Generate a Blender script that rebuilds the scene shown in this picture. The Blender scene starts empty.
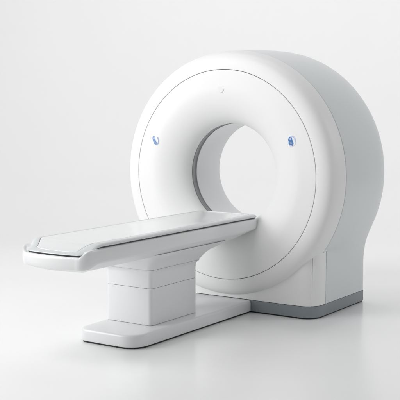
import bpy, bmesh, math
from mathutils import Vector
R = math.radians
sc = bpy.context.scene

# ---------------------------------------------------------------- camera
CAM_YAW, CAM_PITCH = 0.5926, 0.1012
cd = bpy.data.cameras.new('camera'); cam = bpy.data.objects.new('camera', cd)
sc.collection.objects.link(cam); sc.camera = cam
cam.location = (3.874, -6.0368, 1.5299)
cam.rotation_euler = (math.pi / 2 - CAM_PITCH, 0, CAM_YAW)
cd.sensor_width = 36.0; cd.lens = 1006.22 / 400 * 36
cd.clip_start = 0.05; cd.clip_end = 100

# ---------------------------------------------------------------- world
w = bpy.data.worlds.new('World'); sc.world = w; w.use_nodes = True
bg = w.node_tree.nodes['Background']
bg.inputs[0].default_value = (1.0, 1.0, 1.0, 1); bg.inputs[1].default_value = 0.365

# ---------------------------------------------------------------- studio lamps
def softbox(name, loc, target, size, size_y, power, col=(1, 1, 1)):
    ld = bpy.data.lights.new(name, 'AREA'); ld.shape = 'RECTANGLE'
    ld.size = size; ld.size_y = size_y; ld.energy = power; ld.color = col
    o = bpy.data.objects.new(name, ld); sc.collection.objects.link(o)
    o.location = loc
    o.rotation_euler = (Vector(target) - Vector(loc)).to_track_quat('-Z', 'Y').to_euler()
    return o
softbox('key_softbox', (-3.6, -4.6, 3.6), (0, 0, 0.9), 3.0, 3.0, 162)
softbox('front_overhead_softbox', (-1.0, -3.5, 5.5), (0, -0.3, 0.9), 3.0, 3.0, 96)
softbox('low_left_softbox', (-4.0, -4.6, 1.4), (0, 0, 0.9), 2.5, 2.0, 60)
softbox('side_softbox', (-6.0, -0.5, 3.0), (0, 0, 0.9), 3.0, 3.0, 15)
softbox('right_softbox', (5.2, 0.8, 1.6), (0, 0.8, 0.8), 3.0, 2.6, 10, (0.94, 0.97, 1.0))
softbox('backdrop_softbox', (-0.3, 1.6, 5.5), (-3.0, 5.0, 0.3), 4.0, 2.0, 68)
softbox('backdrop_side_softbox', (4.5, 3.2, 3.2), (-0.5, 6.5, 1.8), 2.5, 2.0, 102)
sc.view_settings.view_transform = 'Standard'; sc.view_settings.look = 'None'
sc.view_settings.exposure = 0.0; sc.view_settings.gamma = 1.0

# ---------------------------------------------------------------- materials
def mat(name, col, rough=0.35, coat=0.0, bump=0.0, scale=60.0, var=0.03, rvar=0.05, metal=0.0, spec=0.5):
    m = bpy.data.materials.new(name); m.use_nodes = True
    nt = m.node_tree; N = nt.nodes; L = nt.links
    b = N['Principled BSDF']
    tc = N.new('ShaderNodeTexCoord')
    n1 = N.new('ShaderNodeTexNoise'); n1.inputs['Scale'].default_value = 2.3; n1.inputs['Detail'].default_value = 5
    L.new(tc.outputs['Object'], n1.inputs['Vector'])
    mx = N.new('ShaderNodeMix'); mx.data_type = 'RGBA'
    mx.inputs[6].default_value = (*[c * (1 - var) for c in col], 1)
    mx.inputs[7].default_value = (*[min(1, c * (1 + var)) for c in col], 1)
    L.new(n1.outputs['Fac'], mx.inputs[0]); L.new(mx.outputs[2], b.inputs['Base Color'])
    mr = N.new('ShaderNodeMapRange')
    mr.inputs['To Min'].default_value = max(0.02, rough - rvar); mr.inputs['To Max'].default_value = rough + rvar
    L.new(n1.outputs['Fac'], mr.inputs['Value']); L.new(mr.outputs[0], b.inputs['Roughness'])
    b.inputs['Metallic'].default_value = metal
    b.inputs['Specular IOR Level'].default_value = spec
    b.inputs['Coat Weight'].default_value = coat; b.inputs['Coat Roughness'].default_value = 0.12
    if bump:
        n2 = N.new('ShaderNodeTexNoise'); n2.inputs['Scale'].default_value = scale; n2.inputs['Detail'].default_value = 3
        L.new(tc.outputs['Object'], n2.inputs['Vector'])
        bp = N.new('ShaderNodeBump'); bp.inputs['Strength'].default_value = bump; bp.inputs['Distance'].default_value = 0.002
        L.new(n2.outputs['Fac'], bp.inputs['Height']); L.new(bp.outputs[0], b.inputs['Normal'])
    return m

M = dict(
    white=mat('white_moulded_plastic', (0.80, 0.80, 0.80), 0.46, 0.0, 0.05, 380, 0.012),
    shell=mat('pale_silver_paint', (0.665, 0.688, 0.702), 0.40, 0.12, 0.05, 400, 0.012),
    table=mat('white_table_plastic', (0.76, 0.77, 0.775), 0.32, 0.2, 0.04, 350, 0.012),
    top=mat('smooth_tabletop', (0.76, 0.77, 0.775), 0.24, 0.35, 0.03, 500, 0.015),
    liner=mat('bore_liner_plastic', (0.84, 0.85, 0.86), 0.4, 0.0, 0.03, 300, 0.015),
    gasket=mat('grey_ring_plastic', (0.38, 0.385, 0.39), 0.4, 0, 0.05, 300, 0.03),
    gasket2=mat('dark_ring_edge', (0.22, 0.225, 0.23), 0.5, 0, 0.05, 300, 0.03),
    plinth=mat('slate_grey_plinth', (0.225, 0.25, 0.27), 0.42, 0.1, 0.08, 260, 0.03),
    dark=mat('shadow_gap_black', (0.018, 0.019, 0.021), 0.6, 0, 0.1, 200, 0.1),  # black that paints the shadow gaps at the floor
    gap_shade=mat('charcoal_gap_shade', (0.05, 0.055, 0.06), 0.45, 0, 0.1, 200, 0.08),  # dark tone painted for the shade between couch top and tray
    core=mat('inner_frame', (0.45, 0.455, 0.46), 0.7, 0, 0.0, 200, 0.05),
    badge=mat('glossy_white_badge', (0.80, 0.84, 0.89), 0.2, 0.4),
    trim=mat('pale_grey_trim', (0.64, 0.66, 0.67), 0.30, 0.2, 0.04, 350, 0.012),
    blue=mat('blue_enamel', (0.055, 0.175, 0.42), 0.3, 0.4),
    navy=mat('navy_enamel', (0.03, 0.07, 0.28), 0.3, 0.3),
    lilac=mat('lilac_enamel', (0.50, 0.55, 0.78), 0.3, 0.3),
    steel=mat('grey_enamel', (0.24, 0.30, 0.44), 0.3, 0.3),
    faint=mat('faint_grey_emblem', (0.745, 0.747, 0.75), 0.46),
    floor=mat('studio_sweep', (0.86, 0.86, 0.86), 0.20, 0.0, 0.02, 30, 0.01, 0.03),
)

def polished_low(m, z0, z1, r_low, r_high):
    nt = m.node_tree; N = nt.nodes; b = N['Principled BSDF']
    gp = N.new('ShaderNodeNewGeometry'); sp = N.new('ShaderNodeSeparateXYZ'); nt.links.new(gp.outputs['Position'], sp.inputs[0])
    a = N.new('ShaderNodeMapRange'); a.interpolation_type = 'SMOOTHSTEP'
    a.inputs['From Min'].default_value = z0; a.inputs['From Max'].default_value = z1
    a.inputs['To Min'].default_value = r_low; a.inputs['To Max'].default_value = r_high
    nt.links.new(sp.outputs['Z'], a.inputs['Value']); nt.links.new(a.outputs[0], b.inputs['Roughness'])
    c = N.new('ShaderNodeMapRange'); c.interpolation_type = 'SMOOTHSTEP'
    c.inputs['From Min'].default_value = z0; c.inputs['From Max'].default_value = z1
    c.inputs['To Min'].default_value = 0.5; c.inputs['To Max'].default_value = 0.0
    nt.links.new(sp.outputs['Z'], c.inputs['Value']); nt.links.new(c.outputs[0], b.inputs['Specular IOR Level'])
polished_low(M['floor'], 0.0, 0.8, 0.22, 0.22)

# ---------------------------------------------------------------- helpers
def obj(name, bm, m, parent=None, smooth=True, angle=35, bevel=0, seg=3, clean=True, flip=False):
    if clean: bmesh.ops.remove_doubles(bm, verts=bm.verts, dist=1e-6)
    bmesh.ops.recalc_face_normals(bm, faces=bm.faces)
    if flip: bmesh.ops.reverse_faces(bm, faces=bm.faces)
    me = bpy.data.meshes.new(name); bm.to_mesh(me); bm.free()
    o = bpy.data.objects.new(name, me); sc.collection.objects.link(o)
    me.materials.append(M[m])
    if smooth:
        for p in me.polygons: p.use_smooth = True
    if bevel:
        b = o.modifiers.new('bevel', 'BEVEL'); b.width = bevel; b.segments = seg
        b.limit_method = 'ANGLE'; b.angle_limit = R(32)
        b.harden_normals = True
    elif smooth:
        bm2 = bmesh.new(); bm2.from_mesh(me)
        for e in bm2.edges:
            if len(e.link_faces) == 2 and e.calc_face_angle(0) > R(angle): e.smooth = False
        bm2.to_mesh(me); bm2.free()
    if parent: o.parent = parent
    return o

def thing(name, label, cat, loc=(0, 0, 0), group=None):
    o = bpy.data.objects.new(name, None); sc.collection.objects.link(o)
    o.location = loc; o['label'] = label; o['category'] = cat; o.empty_display_size = 0.1
    if group: o['group'] = group
    return o

def loft(bm, rings, close_ring=True, cap0=False, cap1=False, closed=False):
    vs = [[bm.verts.new(p) for p in r] for r in rings]
    n = len(rings[0]); K = len(vs)
    for a in range(K if closed else K - 1):
        A, B = vs[a], vs[(a + 1) % K]
        for i in range(n if close_ring else n - 1):
            j = (i + 1) % n
            try: bm.faces.new((A[i], A[j], B[j], B[i]))
            except ValueError: pass
    if cap0: bm.faces.new(vs[0][::-1])
    if cap1: bm.faces.new(vs[-1])
    return vs

def revolve(profile, cz, n=288, closed=False):
    """profile of (r, y) turned about the bore axis (world Y) at height cz"""
    bm = bmesh.new()
    rings = [[(r * math.cos(2 * math.pi * i / n), y, cz + r * math.sin(2 * math.pi * i / n)) for i in range(n)] for r, y in profile]
    loft(bm, rings, closed=closed)
    return bm

def ss(a, b, x):
    t = max(0.0, min(1.0, (x - a) / (b - a))); return t * t * (3 - 2 * t)

def arc(cx, cy, r, a0, a1, n=10):
    return [(cx + r * math.cos(R(a0 + (a1 - a0) * i / n)), cy + r * math.sin(R(a0 + (a1 - a0) * i / n))) for i in range(n + 1)]

def rrect(x0, x1, y0, y1, rs, n=10):
    """counter-clockwise plan outline; rs = radii at (x1,y0) (x1,y1) (x0,y1) (x0,y0)"""
    a, b, c, d = rs
    return (arc(x1 - a, y0 + a, a, -90, 0, n) + arc(x1 - b, y1 - b, b, 0, 90, n)
            + arc(x0 + c, y1 - c, c, 90, 180, n) + arc(x0 + d, y0 + d, d, 180, 270, n))

def prism(pts, z0, z1):
    bm = bmesh.new()
    loft(bm, [[(x, y, z) for x, y in pts] for z in (z0, z1)], cap0=True, cap1=True)
    return bm

def inset_rr(x0, x1, y0, y1, rs, d):
    return rrect(x0 + d, x1 - d, y0 + d, y1 - d, [max(0.004, r - d) for r in rs])

# ---------------------------------------------------------------- setting: studio floor and sweep
fw = (-math.sin(CAM_YAW), math.cos(CAM_YAW)); rt = (math.cos(CAM_YAW), math.sin(CAM_YAW))
def cyc(u, v, z): return (fw[0] * u + rt[0] * v, fw[1] * u + rt[1] * v, z)
bm = bmesh.new(); vals = [-9 + i for i in range(19)]
loft(bm, [[cyc(u, v, 0) for v in vals] for u in (-9, -6, -3, 0, 2, 3.2)], close_ring=False)
o = obj('floor', bm, 'floor'); o['kind'] = 'structure'
prof = [(3.2, 0.0)]; arc_len = 4.4; nseg = 90      # curvature grows and fades smoothly, so no line shows where the floor ends
for i in range(nseg):
    a_ = R(90) * ss(0, 1, (i + 0.5) / nseg)
    prof.append((prof[-1][0] + arc_len / nseg * math.cos(a_), prof[-1][1] + arc_len / nseg * math.sin(a_)))
prof += [(prof[-1][0], 4.5), (prof[-1][0], 7)]
bm = bmesh.new()
loft(bm, [[cyc(u, v, z) for v in vals] for u, z in prof], close_ring=False)
o = obj('backdrop', bm, 'floor', flip=True); o['kind'] = 'structure'

# ================================================================ GANTRY
ZC = 0.9803; XS = 0.7208; YF = 0.05; YB = 0.874; HP = 0.0885
RB = 0.366; YR = 0.15
g = thing('scanner_gantry', 'large white ring-shaped scanner gantry with round bore, standing on a slate grey plinth', 'medical scanner')

# bell: flat band inside the seam, then trumpet into the bore
A_, B_ = 0.262, 0.152; r0 = RB + A_
prof = [(0.720, 0.03), (0.7445, 0.03), (0.7484, 0.008), (0.7480, 0.0022), (0.7465, 0.0006), (0.735, 0.0)]
prof += [(0.735 - (0.735 - r0) * i / 6, 0.0) for i in range(1, 6)]
PW = 1.72
for a in range(1, 31):
    sn, cs = math.sin(R(3 * a)), max(0.0, math.cos(R(3 * a)))
    prof.append((r0 - A_ * sn ** (2 / PW), B_ - B_ * cs ** (2 / PW)))
prof += [(RB, B_ + 0.002), (RB + 0.012, B_ + 0.004)]
o = obj('bore_bell', revolve(prof, ZC), 'white', g)
# gasket ring
prof = [(RB + 0.010, 0.153), (RB + 0.003, 0.154), (RB + 0.002, 0.166), (RB + 0.007, 0.168), (RB + 0.007, 0.200), (RB + 0.002, 0.202), (RB + 0.002, 0.215), (RB + 0.010, 0.216)]
gk = obj('gasket_ring', revolve(prof, ZC), 'gasket', g)
for ya, yb in ((0.1545, 0.1645), (0.2035, 0.2135)):
    obj('ring_lip', revolve([(RB + 0.004, ya), (RB - 0.0005, ya + 0.001), (RB - 0.0005, yb - 0.001), (RB + 0.004, yb)], ZC), 'gasket2', gk)
# bore liner and rear flare
prof = [(RB + 0.012, 0.217), (RB + 0.001, 0.218), (RB, 0.222)] + [(RB, 0.222 + 0.03 * i) for i in range(1, 11)] + [(RB + 0.002, 0.535), (RB + 0.012, 0.538)]
obj('bore_liner', revolve(prof, ZC), 'liner', g)
prof = [(RB + 0.016, 0.541), (RB + 0.020, 0.544), (RB + 0.07, 0.560), (RB + 0.13, 0.600), (RB + 0.19, 0.66), (RB + 0.235, 0.74), (RB + 0.26, YB)]
obj('rear_bell', revolve(prof, ZC), 'white', g)

# outer cover ring
prof = [(0.765, 0.03), (0.7512, 0.03), (0.7512, 0.008), (0.7516, 0.0022), (0.7530, 0.0006), (0.765, 0.0002), (0.790, 0.0018), (0.812, 0.0060), (0.830, 0.0130),
        (0.845, 0.0220), (0.857, 0.0335), (0.866, 0.047), (0.8725, 0.062), (0.8775, 0.080), (0.8815, 0.100), (0.885, 0.122), (0.888, 0.150), (0.8895, 0.170), (0.8890, 0.1735), (0.8860, 0.1755), (0.86, 0.176)]
obj('front_cover_ring', revolve(prof, ZC), 'white', g)
# inner frame that closes the seams
prof = [(0.700, 0.020), (0.84, 0.032), (0.865, 0.09), (0.876, 0.16), (0.880, 0.24)]
fr = obj('inner_frame', revolve(prof, ZC), 'core', g)

# housing shell
def outline(rad, xs, low, zt=0.575, zb=0.36):
    """right half, from the foot upward to the top, then mirrored"""
    pts = []
    xt = math.sqrt(max(0, rad * rad - (ZC - zt) ** 2))
    for z in [HP + 0.003 + (zb - HP - 0.003) * i / 5 for i in range(6)]: pts.append([xs, z])
    sl = (ZC - zt) / xt           # dx/dz at joint
    P0 = (xs, zb); hh = (zt - zb) * 0.42; P1 = (xs, zb + hh); P2 = (xt - sl * hh * .8, zt - hh * .8); P3 = (xt, zt)
    for i in range(1, 17):
        t = i / 16; u = 1 - t
        pts.append([u**3 * P0[0] + 3 * u * u * t * P1[0] + 3 * u * t * t * P2[0] + t**3 * P3[0],
                    u**3 * P0[1] + 3 * u * u * t * P1[1] + 3 * u * t * t * P2[1] + t**3 * P3[1]])
    if low:
        for p in pts:
            if p[1] < 0.4615: p[0] = xs - 0.03
    a0 = math.atan2(zt - ZC, xt)
    for i in range(1, 121):
        a = a0 + (math.pi / 2 - a0) * i / 120
        pts.append([rad * math.cos(a), ZC + rad * math.sin(a)])
    L = [(-x, z) for x, z in pts[::-1][1:]]
    foot = [(-xs + 2 * xs * i / 24, HP + 0.003) for i in range(1, 24)]
    return pts + L + foot
st = [(0.1795, 0.860, XS - .03, 1), (0.1805, 0.8865, XS - .002, 1), (0.183, 0.8900, XS, 1), (0.2285, 0.8930, XS, 1), (0.2295, 0.8930, XS, 0), (0.32, 0.897, XS, 0), (0.42, 0.901, XS, 0),
      (0.52, 0.904, XS, 0), (0.62, 0.905, XS, 0), (0.70, 0.904, XS, 0), (0.76, 0.900, XS, 0), (0.80, 0.893, XS, 0), (0.83, 0.882, XS, 0), (0.85, 0.868, XS - 0.004, 0), (0.859, 0.856, XS - 0.011, 0), (YB, 0.845, XS - 0.018, 0)]
bm = bmesh.new()
rings = [[(x, y, z) for x, z in outline(rad, xs, low, 0.49 + 0.205 * ss(0.2, 0.62, y), 0.45 - 0.13 * ss(0.23, 0.55, y))] for y, rad, xs, low in st]
last = rings[-1]
for k in (1, 2, 3):
    rr = []
    for x, y, z in last:
        a = math.atan2(z - ZC, x); cx, cz_ = (RB + 0.26) * math.cos(a), ZC + (RB + 0.26) * math.sin(a)
        t = k / 3; rr.append((x + (cx - x) * t, YB + (0.0005 if k == 3 else 0), z + (cz_ - z) * t))
    rings.append(rr)
loft(bm, rings)
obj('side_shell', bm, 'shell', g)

# foot of the housing: front panel, two corner trims, plinth
RC = 0.12
def corner(side, a0, a1, n=12):
    p = arc(XS - RC, YF + RC, RC, a0, a1, n)
    return [(side * x, y) for x, y in p]
r_arc = corner(1, -90, -45); l_arc = corner(-1, -90, -45)
pts = r_arc + [(XS - 0.06, 0.16), (-(XS - 0.06), 0.16)] + l_arc[::-1]
obj('front_panel', prism(pts, HP + 0.003, 0.4600), 'white', g, bevel=0.0016, seg=2)
for s in (1, -1):
    a = corner(s, -44.1, 0)
    pts = a + [(s * XS, 0.2248), (s * (XS - 0.05), 0.2248), (s * (XS - 0.06), 0.165)]
    if s < 0: pts = pts[::-1]
    obj('corner_trim', prism(pts, HP + 0.003, 0.4600), 'shell' if s > 5 else 'white', g, bevel=0.0016, seg=2)
obj('base_frame', prism(inset_rr(-XS, XS, YF, YB, (RC, .04, .04, RC), 0.012), HP - 0.01, 0.455), 'core', g)
pl = obj('plinth', prism(inset_rr(-XS, XS, YF, YB, (RC, .03, .03, RC), 0.001), 0.010, HP), 'plinth', g, bevel=0.002, seg=2)
obj('plinth_shadow_gap', prism(inset_rr(-XS, XS, YF, YB, (RC, .03, .03, RC), 0.010), 0.0005, 0.0095), 'dark', g)  # recessed black layer painting the shadow line under the plinth

# badges on the bell
def flat(name, pts, cx, cz_, y0, th, m, parent, bevel=0.0):
    bm = bmesh.new()
    loft(bm, [[(cx + x, y, cz_ + z) for x, z in pts] for y in (y0, y0 - th)], cap0=True, cap1=True)
    return obj(name, bm, m, parent, bevel=bevel, seg=2)
def oval(a, b, n=48, cx=0, cz_=0, tilt=0):
    o_ = []
    for i in range(n):
        t = 2 * math.pi * i / n; x, z = a * math.cos(t), b * math.sin(t)
        o_.append((cx + x * math.cos(tilt) - z * math.sin(tilt), cz_ + x * math.sin(tilt) + z * math.cos(tilt)))
    return o_
def soft(pts, k=3):
    for _ in range(k):
        pts = [q_ for a, b in zip(pts, pts[1:] + pts[:1]) for q_ in ((a[0] * .75 + b[0] * .25, a[1] * .75 + b[1] * .25), (a[0] * .25 + b[0] * .75, a[1] * .25 + b[1] * .75))]
    return pts
bx, bz = -0.590, 1.214
b1 = flat('emblem_badge', oval(0.033, 0.036), bx, bz, 0.002, 0.0035, 'badge', g, 0.0010)
flat('blue_leaf_mark', soft([(-.026, .020), (-.023, .031), (-.008, .032), (.001, .022), (.000, .006), (.006, -.006), (.016, -.015), (.018, -.028), (.004, -.033), (-.010, -.027), (-.018, -.014), (-.021, -.002), (-.027, .008)]), bx, bz, -0.0013, 0.0010, 'blue', b1)
flat('grey_crescent_mark', soft([(.010, .031), (.024, .024), (.032, .007), (.030, -.012), (.022, -.024), (.016, -.031), (.021, -.014), (.023, .000), (.019, .014)]), bx, bz, -0.0013, 0.0010, 'steel', b1)
flat('pale_highlight_mark', soft([(-.020, .014), (-.014, .025), (-.006, .022), (-.007, .010), (-.014, .004)]), bx, bz, -0.0022, 0.0006, 'lilac', b1)
flat('pale_streak_mark', soft([(-.010, -.004), (-.004, -.006), (.004, -.018), (.002, -.022), (-.006, -.016)]), bx, bz, -0.0022, 0.0006, 'steel', b1)
bx, bz = 0.560, 1.237
b2 = flat('emblem_badge', oval(0.035, 0.040), bx, bz, 0.002, 0.0035, 'badge', g, 0.0010)
flat('blue_drop_mark', soft([(-.022, .016), (-.018, .028), (-.004, .031), (.004, .020), (.009, .004), (.017, -.010), (.017, -.024), (.002, -.028), (-.013, -.026), (-.022, -.018), (-.020, -.004), (-.025, .006)]), bx, bz, -0.0013, 0.0010, 'blue', b2)
flat('lilac_crescent_mark', soft([(-.010, .033), (.004, .038), (.020, .033), (.030, .020), (.034, .000), (.028, -.014), (.027, .004), (.018, .020), (.006, .028)]), bx, bz, -0.0013, 0.0010, 'lilac', b2)
flat('navy_dash_mark', soft([(-.016, -.031), (.000, -.031), (.014, -.028), (.016, -.031), (.000, -.037), (-.014, -.036)], 2), bx, bz, -0.0013, 0.0010, 'navy', b2)
flat('pale_highlight_mark', soft([(-.015, .014), (-.009, .024), (-.002, .019), (-.004, .008), (-.010, .004)]), bx, bz, -0.0022, 0.0006, 'lilac', b2)
flat('pale_streak_mark', soft([(-.013, -.012), (-.006, -.006), (.004, -.010), (.006, -.019), (-.004, -.021)]), bx, bz, -0.0022, 0.0006, 'steel', b2)
b3 = flat('faint_emblem', soft([(-.024, .014), (-.014, .020), (-.004, .015), (.006, .015), (.014, .026), (.025, .022), (.026, .002), (.018, -.017), (.002, -.025), (-.014, -.021), (-.025, -.004)]), -0.012, 1.592, 0.0002, 0.0005, 'faint', g)

# ================================================================ PATIENT TABLE
t = thing('patient_table', 'long white patient couch on a boxed pedestal, reaching into the round bore', 'scanner table')
# floor slab
sx0, sx1, sy0, sy1 = -0.252, 0.217, -1.300, YF - 0.003
rs = (0.125, 0.006, 0.006, 0.075)
bm = bmesh.new()
rings = []
for d, z in [(0.006, 0.010), (0.0015, 0.0125), (0, 0.017), (0, 0.070), (0.0012, 0.0765), (0.0045, 0.0820), (0.0095, 0.0860), (0.017, 0.0880), (0.03, 0.0883)]:
    o_ = inset_rr(sx0, sx1, sy0, sy1, rs, d)
    rings.append([(x - (0.045 * (y - sy0) / (sy1 - sy0) if x < 0 else 0), min(sy1, y + (d if y > sy1 - 0.2 else 0)), z) for x, y in o_])
loft(bm, rings, cap0=True, cap1=True)
sl = obj('floor_slab', bm, 'table', t)
obj('slab_shadow_gap', prism([(x - (0.045 * (y - sy0) / (sy1 - sy0) if x < 0 else 0), y) for x, y in inset_rr(sx0, sx1, sy0, sy1, rs, 0.010)], 0.0005, 0.0098), 'dark', t)  # same for the slab: shade at the floor, put in as black

# pedestal in two sleeves
px0, px1, py0, py1 = -0.248, 0.119, -1.012, -0.500
prs = (0.028, 0.02, 0.02, 0.028)
obj('pedestal_gasket', prism(inset_rr(px0, px1, py0, py1, prs, 0.004), 0.0885, 0.0910), 'core', t)
obj('pedestal_sleeve', prism(inset_rr(px0, px1, py0, py1, prs, 0), 0.0905, 0.3262), 'table', t, bevel=0.0010, seg=2)
obj('pedestal_frame', prism(inset_rr(px0, px1, py0, py1, prs, 0.008), 0.32, 0.45), 'core', t)
bm = bmesh.new(); rings = []
for z, dx, dy in [(0.3282, -.0008, 0), (0.3290, 0, 0), (0.40, 0, 0), (0.418, 0.0008, 0.001), (0.432, 0.003, 0.005), (0.440, 0.009, 0.016), (0.4445, 0.013, 0.025), (0.4458, 0.0138, 0.0262), (0.4468, 0.0132, 0.0255)]:
    rings.append([(x, y, z) for x, y in rrect(px0 - dx, px1 + dx, py0 - dx, py1 + dy, prs)])
loft(bm, rings, cap0=True, cap1=True)
obj('upper_sleeve', bm, 'table', t)
# flared saddle under the couch
bm = bmesh.new(); rings = []
for z, x0, x1, y0, y1, r in [(0.4482, .0125, .0125, .018, .023, .03), (0.4495, .0135, .014, .021, .025, .03), (0.462, .015, .019, .026, .048, .034), (0.478, .018, .027, .032, .066, .037), (0.495, .022, .037, .040, .088, .04),
                             (0.512, .026, .050, .050, .125, .045), (0.526, .03, .066, .062, .180, .05), (0.540, .02, .078, .078, .235, .055), (0.556, .02, .084, .09, .27, .06)]:
    rings.append([(x, y, z) for x, y in rrect(px0 - x0, px1 + x1, py0 - y0, py1 + y1, (r, r, r, r))])
loft(bm, rings, cap0=True, cap1=True)
obj('saddle', bm, 'table', t)

# couch tray: rounded plan, raised side rims that dip across the near end
W = 0.258; YN, YE = -1.812, 0.105
def tray_plan(d, n=14):
    """right half from near centre to far centre, bowed ends; d = inset"""
    pts = []
    r1, r2 = 0.075, 0.07
    w_ = W - d; yn = YN + d; ye = YE - d
    rr1 = max(0.01, r1 - d * 0.7); rr2 = max(0.01, r2 - d * 0.7)
    xs_ = w_ - rr1
    for i in range(24): 
        x = xs_ * i / 24; pts.append((x, yn + 0.018 * (x / xs_) ** 2 - 0.018))
    yy = yn
    for i in range(n + 1):
        a = R(-90 + 90 * i / n); pts.append((xs_ + rr1 * math.cos(a), yy + rr1 + rr1 * math.sin(a)))
    k = 40
    for i in range(1, k): pts.append((w_, yy + rr1 + (ye - rr2 - yy - rr1) * i / k))
    for i in range(n + 1):
        a = R(90 * i / n); pts.append((w_ - rr2 + rr2 * math.cos(a), ye - rr2 + rr2 * math.sin(a)))
    xe = w_ - rr2
    for i in range(1, 13): 
        x = xe * (1 - i / 12); pts.append((x, ye + 0.012 * (1 - (x / xe) ** 2)))
    return pts
def rimz(x, y):
    f = (1 - ss(0.203, 0.243, abs(x))) * (1 - ss(-1.775, -1.66, y))
    f2 = (1 - ss(-1.790, -1.69, y)) * (1 - ss(0.205, 0.255, abs(x)))
    return 0.6795 - 0.040 * max(f, f2 * 0.9)
def full(right): return right + [(-x, y) for x, y in right[::-1][1:-1]]
def ladder(bm, right_ring, zf, cols=14):
    """quads spanning between mirrored outline points"""
    rows = []
    for x, y in right_ring:
        rows.append([bm.verts.new((x * (1 - 2 * j / cols), y, zf(x * (1 - 2 * j / cols), y, x))) for j in range(cols + 1)])
    for A, B in zip(rows, rows[1:]):
        for j in range(cols):
            try: bm.faces.new((A[j], B[j], B[j + 1], A[j + 1]))
            except ValueError: pass
def farrise(y): return ss(-0.16, 0.10, y)
bm = bmesh.new(); rings = []
def ringz(d, zf): return [(x, y, zf(x, y)) for x, y in full(tray_plan(d))]
nose = lambda y: 1 - ss(-1.80, -1.6, y)
def nmask(y): return 1 - ss(-1.79, -1.68, y)
def ring2(ds, dn, zs, zn, amp):
    o_ = []
    for (xa, ya), (xb, yb) in zip(full(tray_plan(ds)), full(tray_plan(dn))):
        m = nmask(ya); o_.append((xa + (xb - xa) * m, ya + (yb - ya) * m, zs + (zn - zs) * m + amp * farrise(ya)))
    return o_
rings = [ring2(0.115, 0.060, 0.5420, 0.5440, 0.040),
         ring2(0.090, 0.036, 0.5430, 0.5455, 0.040),
         ring2(0.080, 0.027, 0.5470, 0.5480, 0.037),
         ring2(0.072, 0.018, 0.5520, 0.5535, 0.034),
         ring2(0.010, 0.0075, 0.5915, 0.5670, 0.014),
         ring2(0.004, 0.0035, 0.5965, 0.5780, 0.013),
         ring2(0.0008, 0.0015, 0.6020, 0.5900, 0.011),
         ring2(0.000, 0.0000, 0.6080, 0.6050, 0.010),
         ringz(0.0005, lambda x, y: 0.61 + (rimz(x, y) - 0.012 - 0.61) * 0.5),
         ringz(0.0015, lambda x, y: rimz(x, y) - 0.014),
         ringz(0.0035, lambda x, y: rimz(x, y) - 0.007),
         ringz(0.0075, lambda x, y: rimz(x, y) - 0.0022),
         ringz(0.0125, lambda x, y: rimz(x, y)),
         ringz(0.020, lambda x, y: rimz(x, y) - 0.0005)]
loft(bm, rings)
ladder(bm, tray_plan(0.020), lambda x, y, e: rimz(e, y) - 0.0005 - (0.006 if abs(x) < abs(e) * 0.95 else 0))
ladder(bm, tray_plan(0.085), lambda x, y, e: 0.5460 + 0.040 * farrise(y))
obj('couch_tray', bm, 'table', t)

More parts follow.
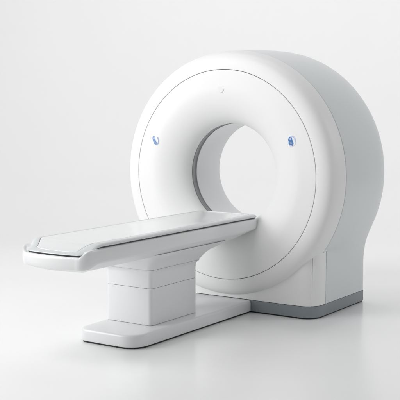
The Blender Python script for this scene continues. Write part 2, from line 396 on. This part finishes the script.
# couch top that slides on the tray
def top_w(y):      # half width along the couch
    return 0.204 + (0.255 - 0.204) * ss(-1.80, -1.66, y)
def top_edge(y): return 0.6865 - 0.040 * (1 - ss(-1.785, -1.655, y))
def top_plan(d, n=12):
    pts = []; yn = -1.800 + d; ye = 0.092 - d
    xr = 0.204 - 0.02
    for i in range(24):
        x = (xr - d) * i / 24; pts.append((x, yn - 0.016 * (1 - (x / xr) ** 2)))
    for i in range(n + 1):
        a = R(-90 + 90 * i / n); pts.append((xr - d + 0.02 * math.cos(a), yn + 0.02 + 0.02 * math.sin(a)))
    y0 = yn + 0.02; 
    ys = [y0 + (-1.65 - y0) * i / 24 for i in range(1, 25)] + [-1.65 + (ye - 0.05 + 1.65) * i / 40 for i in range(1, 41)]
    for y in ys: pts.append((top_w(y - d * (1 - ss(y0, -1.52, y))) - d, y))
    for i in range(1, n + 1):
        a = R(90 * i / n); pts.append((0.255 - d - 0.05 + 0.05 * math.cos(a), ye - 0.05 + 0.05 * math.sin(a)))
    xe = 0.205 - d
    for i in range(1, 13):
        x = xe * (1 - i / 12); pts.append((x, ye + 0.006 * (1 - (x / xe) ** 2)))
    return pts
def lipf(y): return 0.50 + 0.32 * ss(-1.80, -1.66, y)
def tz(d, dz): return [(x, y, top_edge(y) + dz * lipf(y)) for x, y in full(top_plan(d))]
bm = bmesh.new()
rings = [tz(0.016, 0.0035), tz(0.004, 0.0015), tz(0.001, 0.0035), tz(0.0, 0.0065), tz(0.0008, 0.0105), tz(0.003, 0.0150), tz(0.007, 0.0195), tz(0.0125, 0.0232), tz(0.020, 0.0258), tz(0.030, 0.0268), tz(0.0395, 0.0262), tz(0.0410, 0.0250), tz(0.0416, 0.0160)]
loft(bm, rings)
ladder(bm, top_plan(0.016), lambda x, y, e: top_edge(y) + 0.0035 * lipf(y))
loft(bm, [tz(0.0436, 0.0160), tz(0.060, 0.0158)])
obj('couch_top', bm, 'trim', t)
bm = bmesh.new()
loft(bm, [tz(0.0432, 0.0165), tz(0.0440, 0.0240), tz(0.0450, 0.0258), tz(0.0475, 0.0264)])
ladder(bm, top_plan(0.0475), lambda x, y, e: top_edge(y) + 0.0264 * lipf(y) - 0.005 * ss(0, 0.15, abs(e)) * (1 - min(1, abs(x) / max(0.02, abs(e))) ** 4) * ss(-1.76, -1.55, y), 24)
ladder(bm, top_plan(0.0432), lambda x, y, e: top_edge(y) + 0.0165 * lipf(y))
obj('couch_pad', bm, 'top', t)
# charcoal slab added in the gap, its colour standing in for the shade
bm = bmesh.new()
z_ = lambda d, dz: [(x, y, top_edge(y) + dz) for x, y in full(top_plan(d))]
rg = [z_(0.011, -0.010), z_(0.0085, -0.006), z_(0.0085, 0.003)]
loft(bm, rg)
ladder(bm, top_plan(0.0085), lambda x, y, e: top_edge(y) + 0.003); ladder(bm, top_plan(0.011), lambda x, y, e: top_edge(y) - 0.010)
obj('gap_shade_slab', bm, 'gap_shade', t)
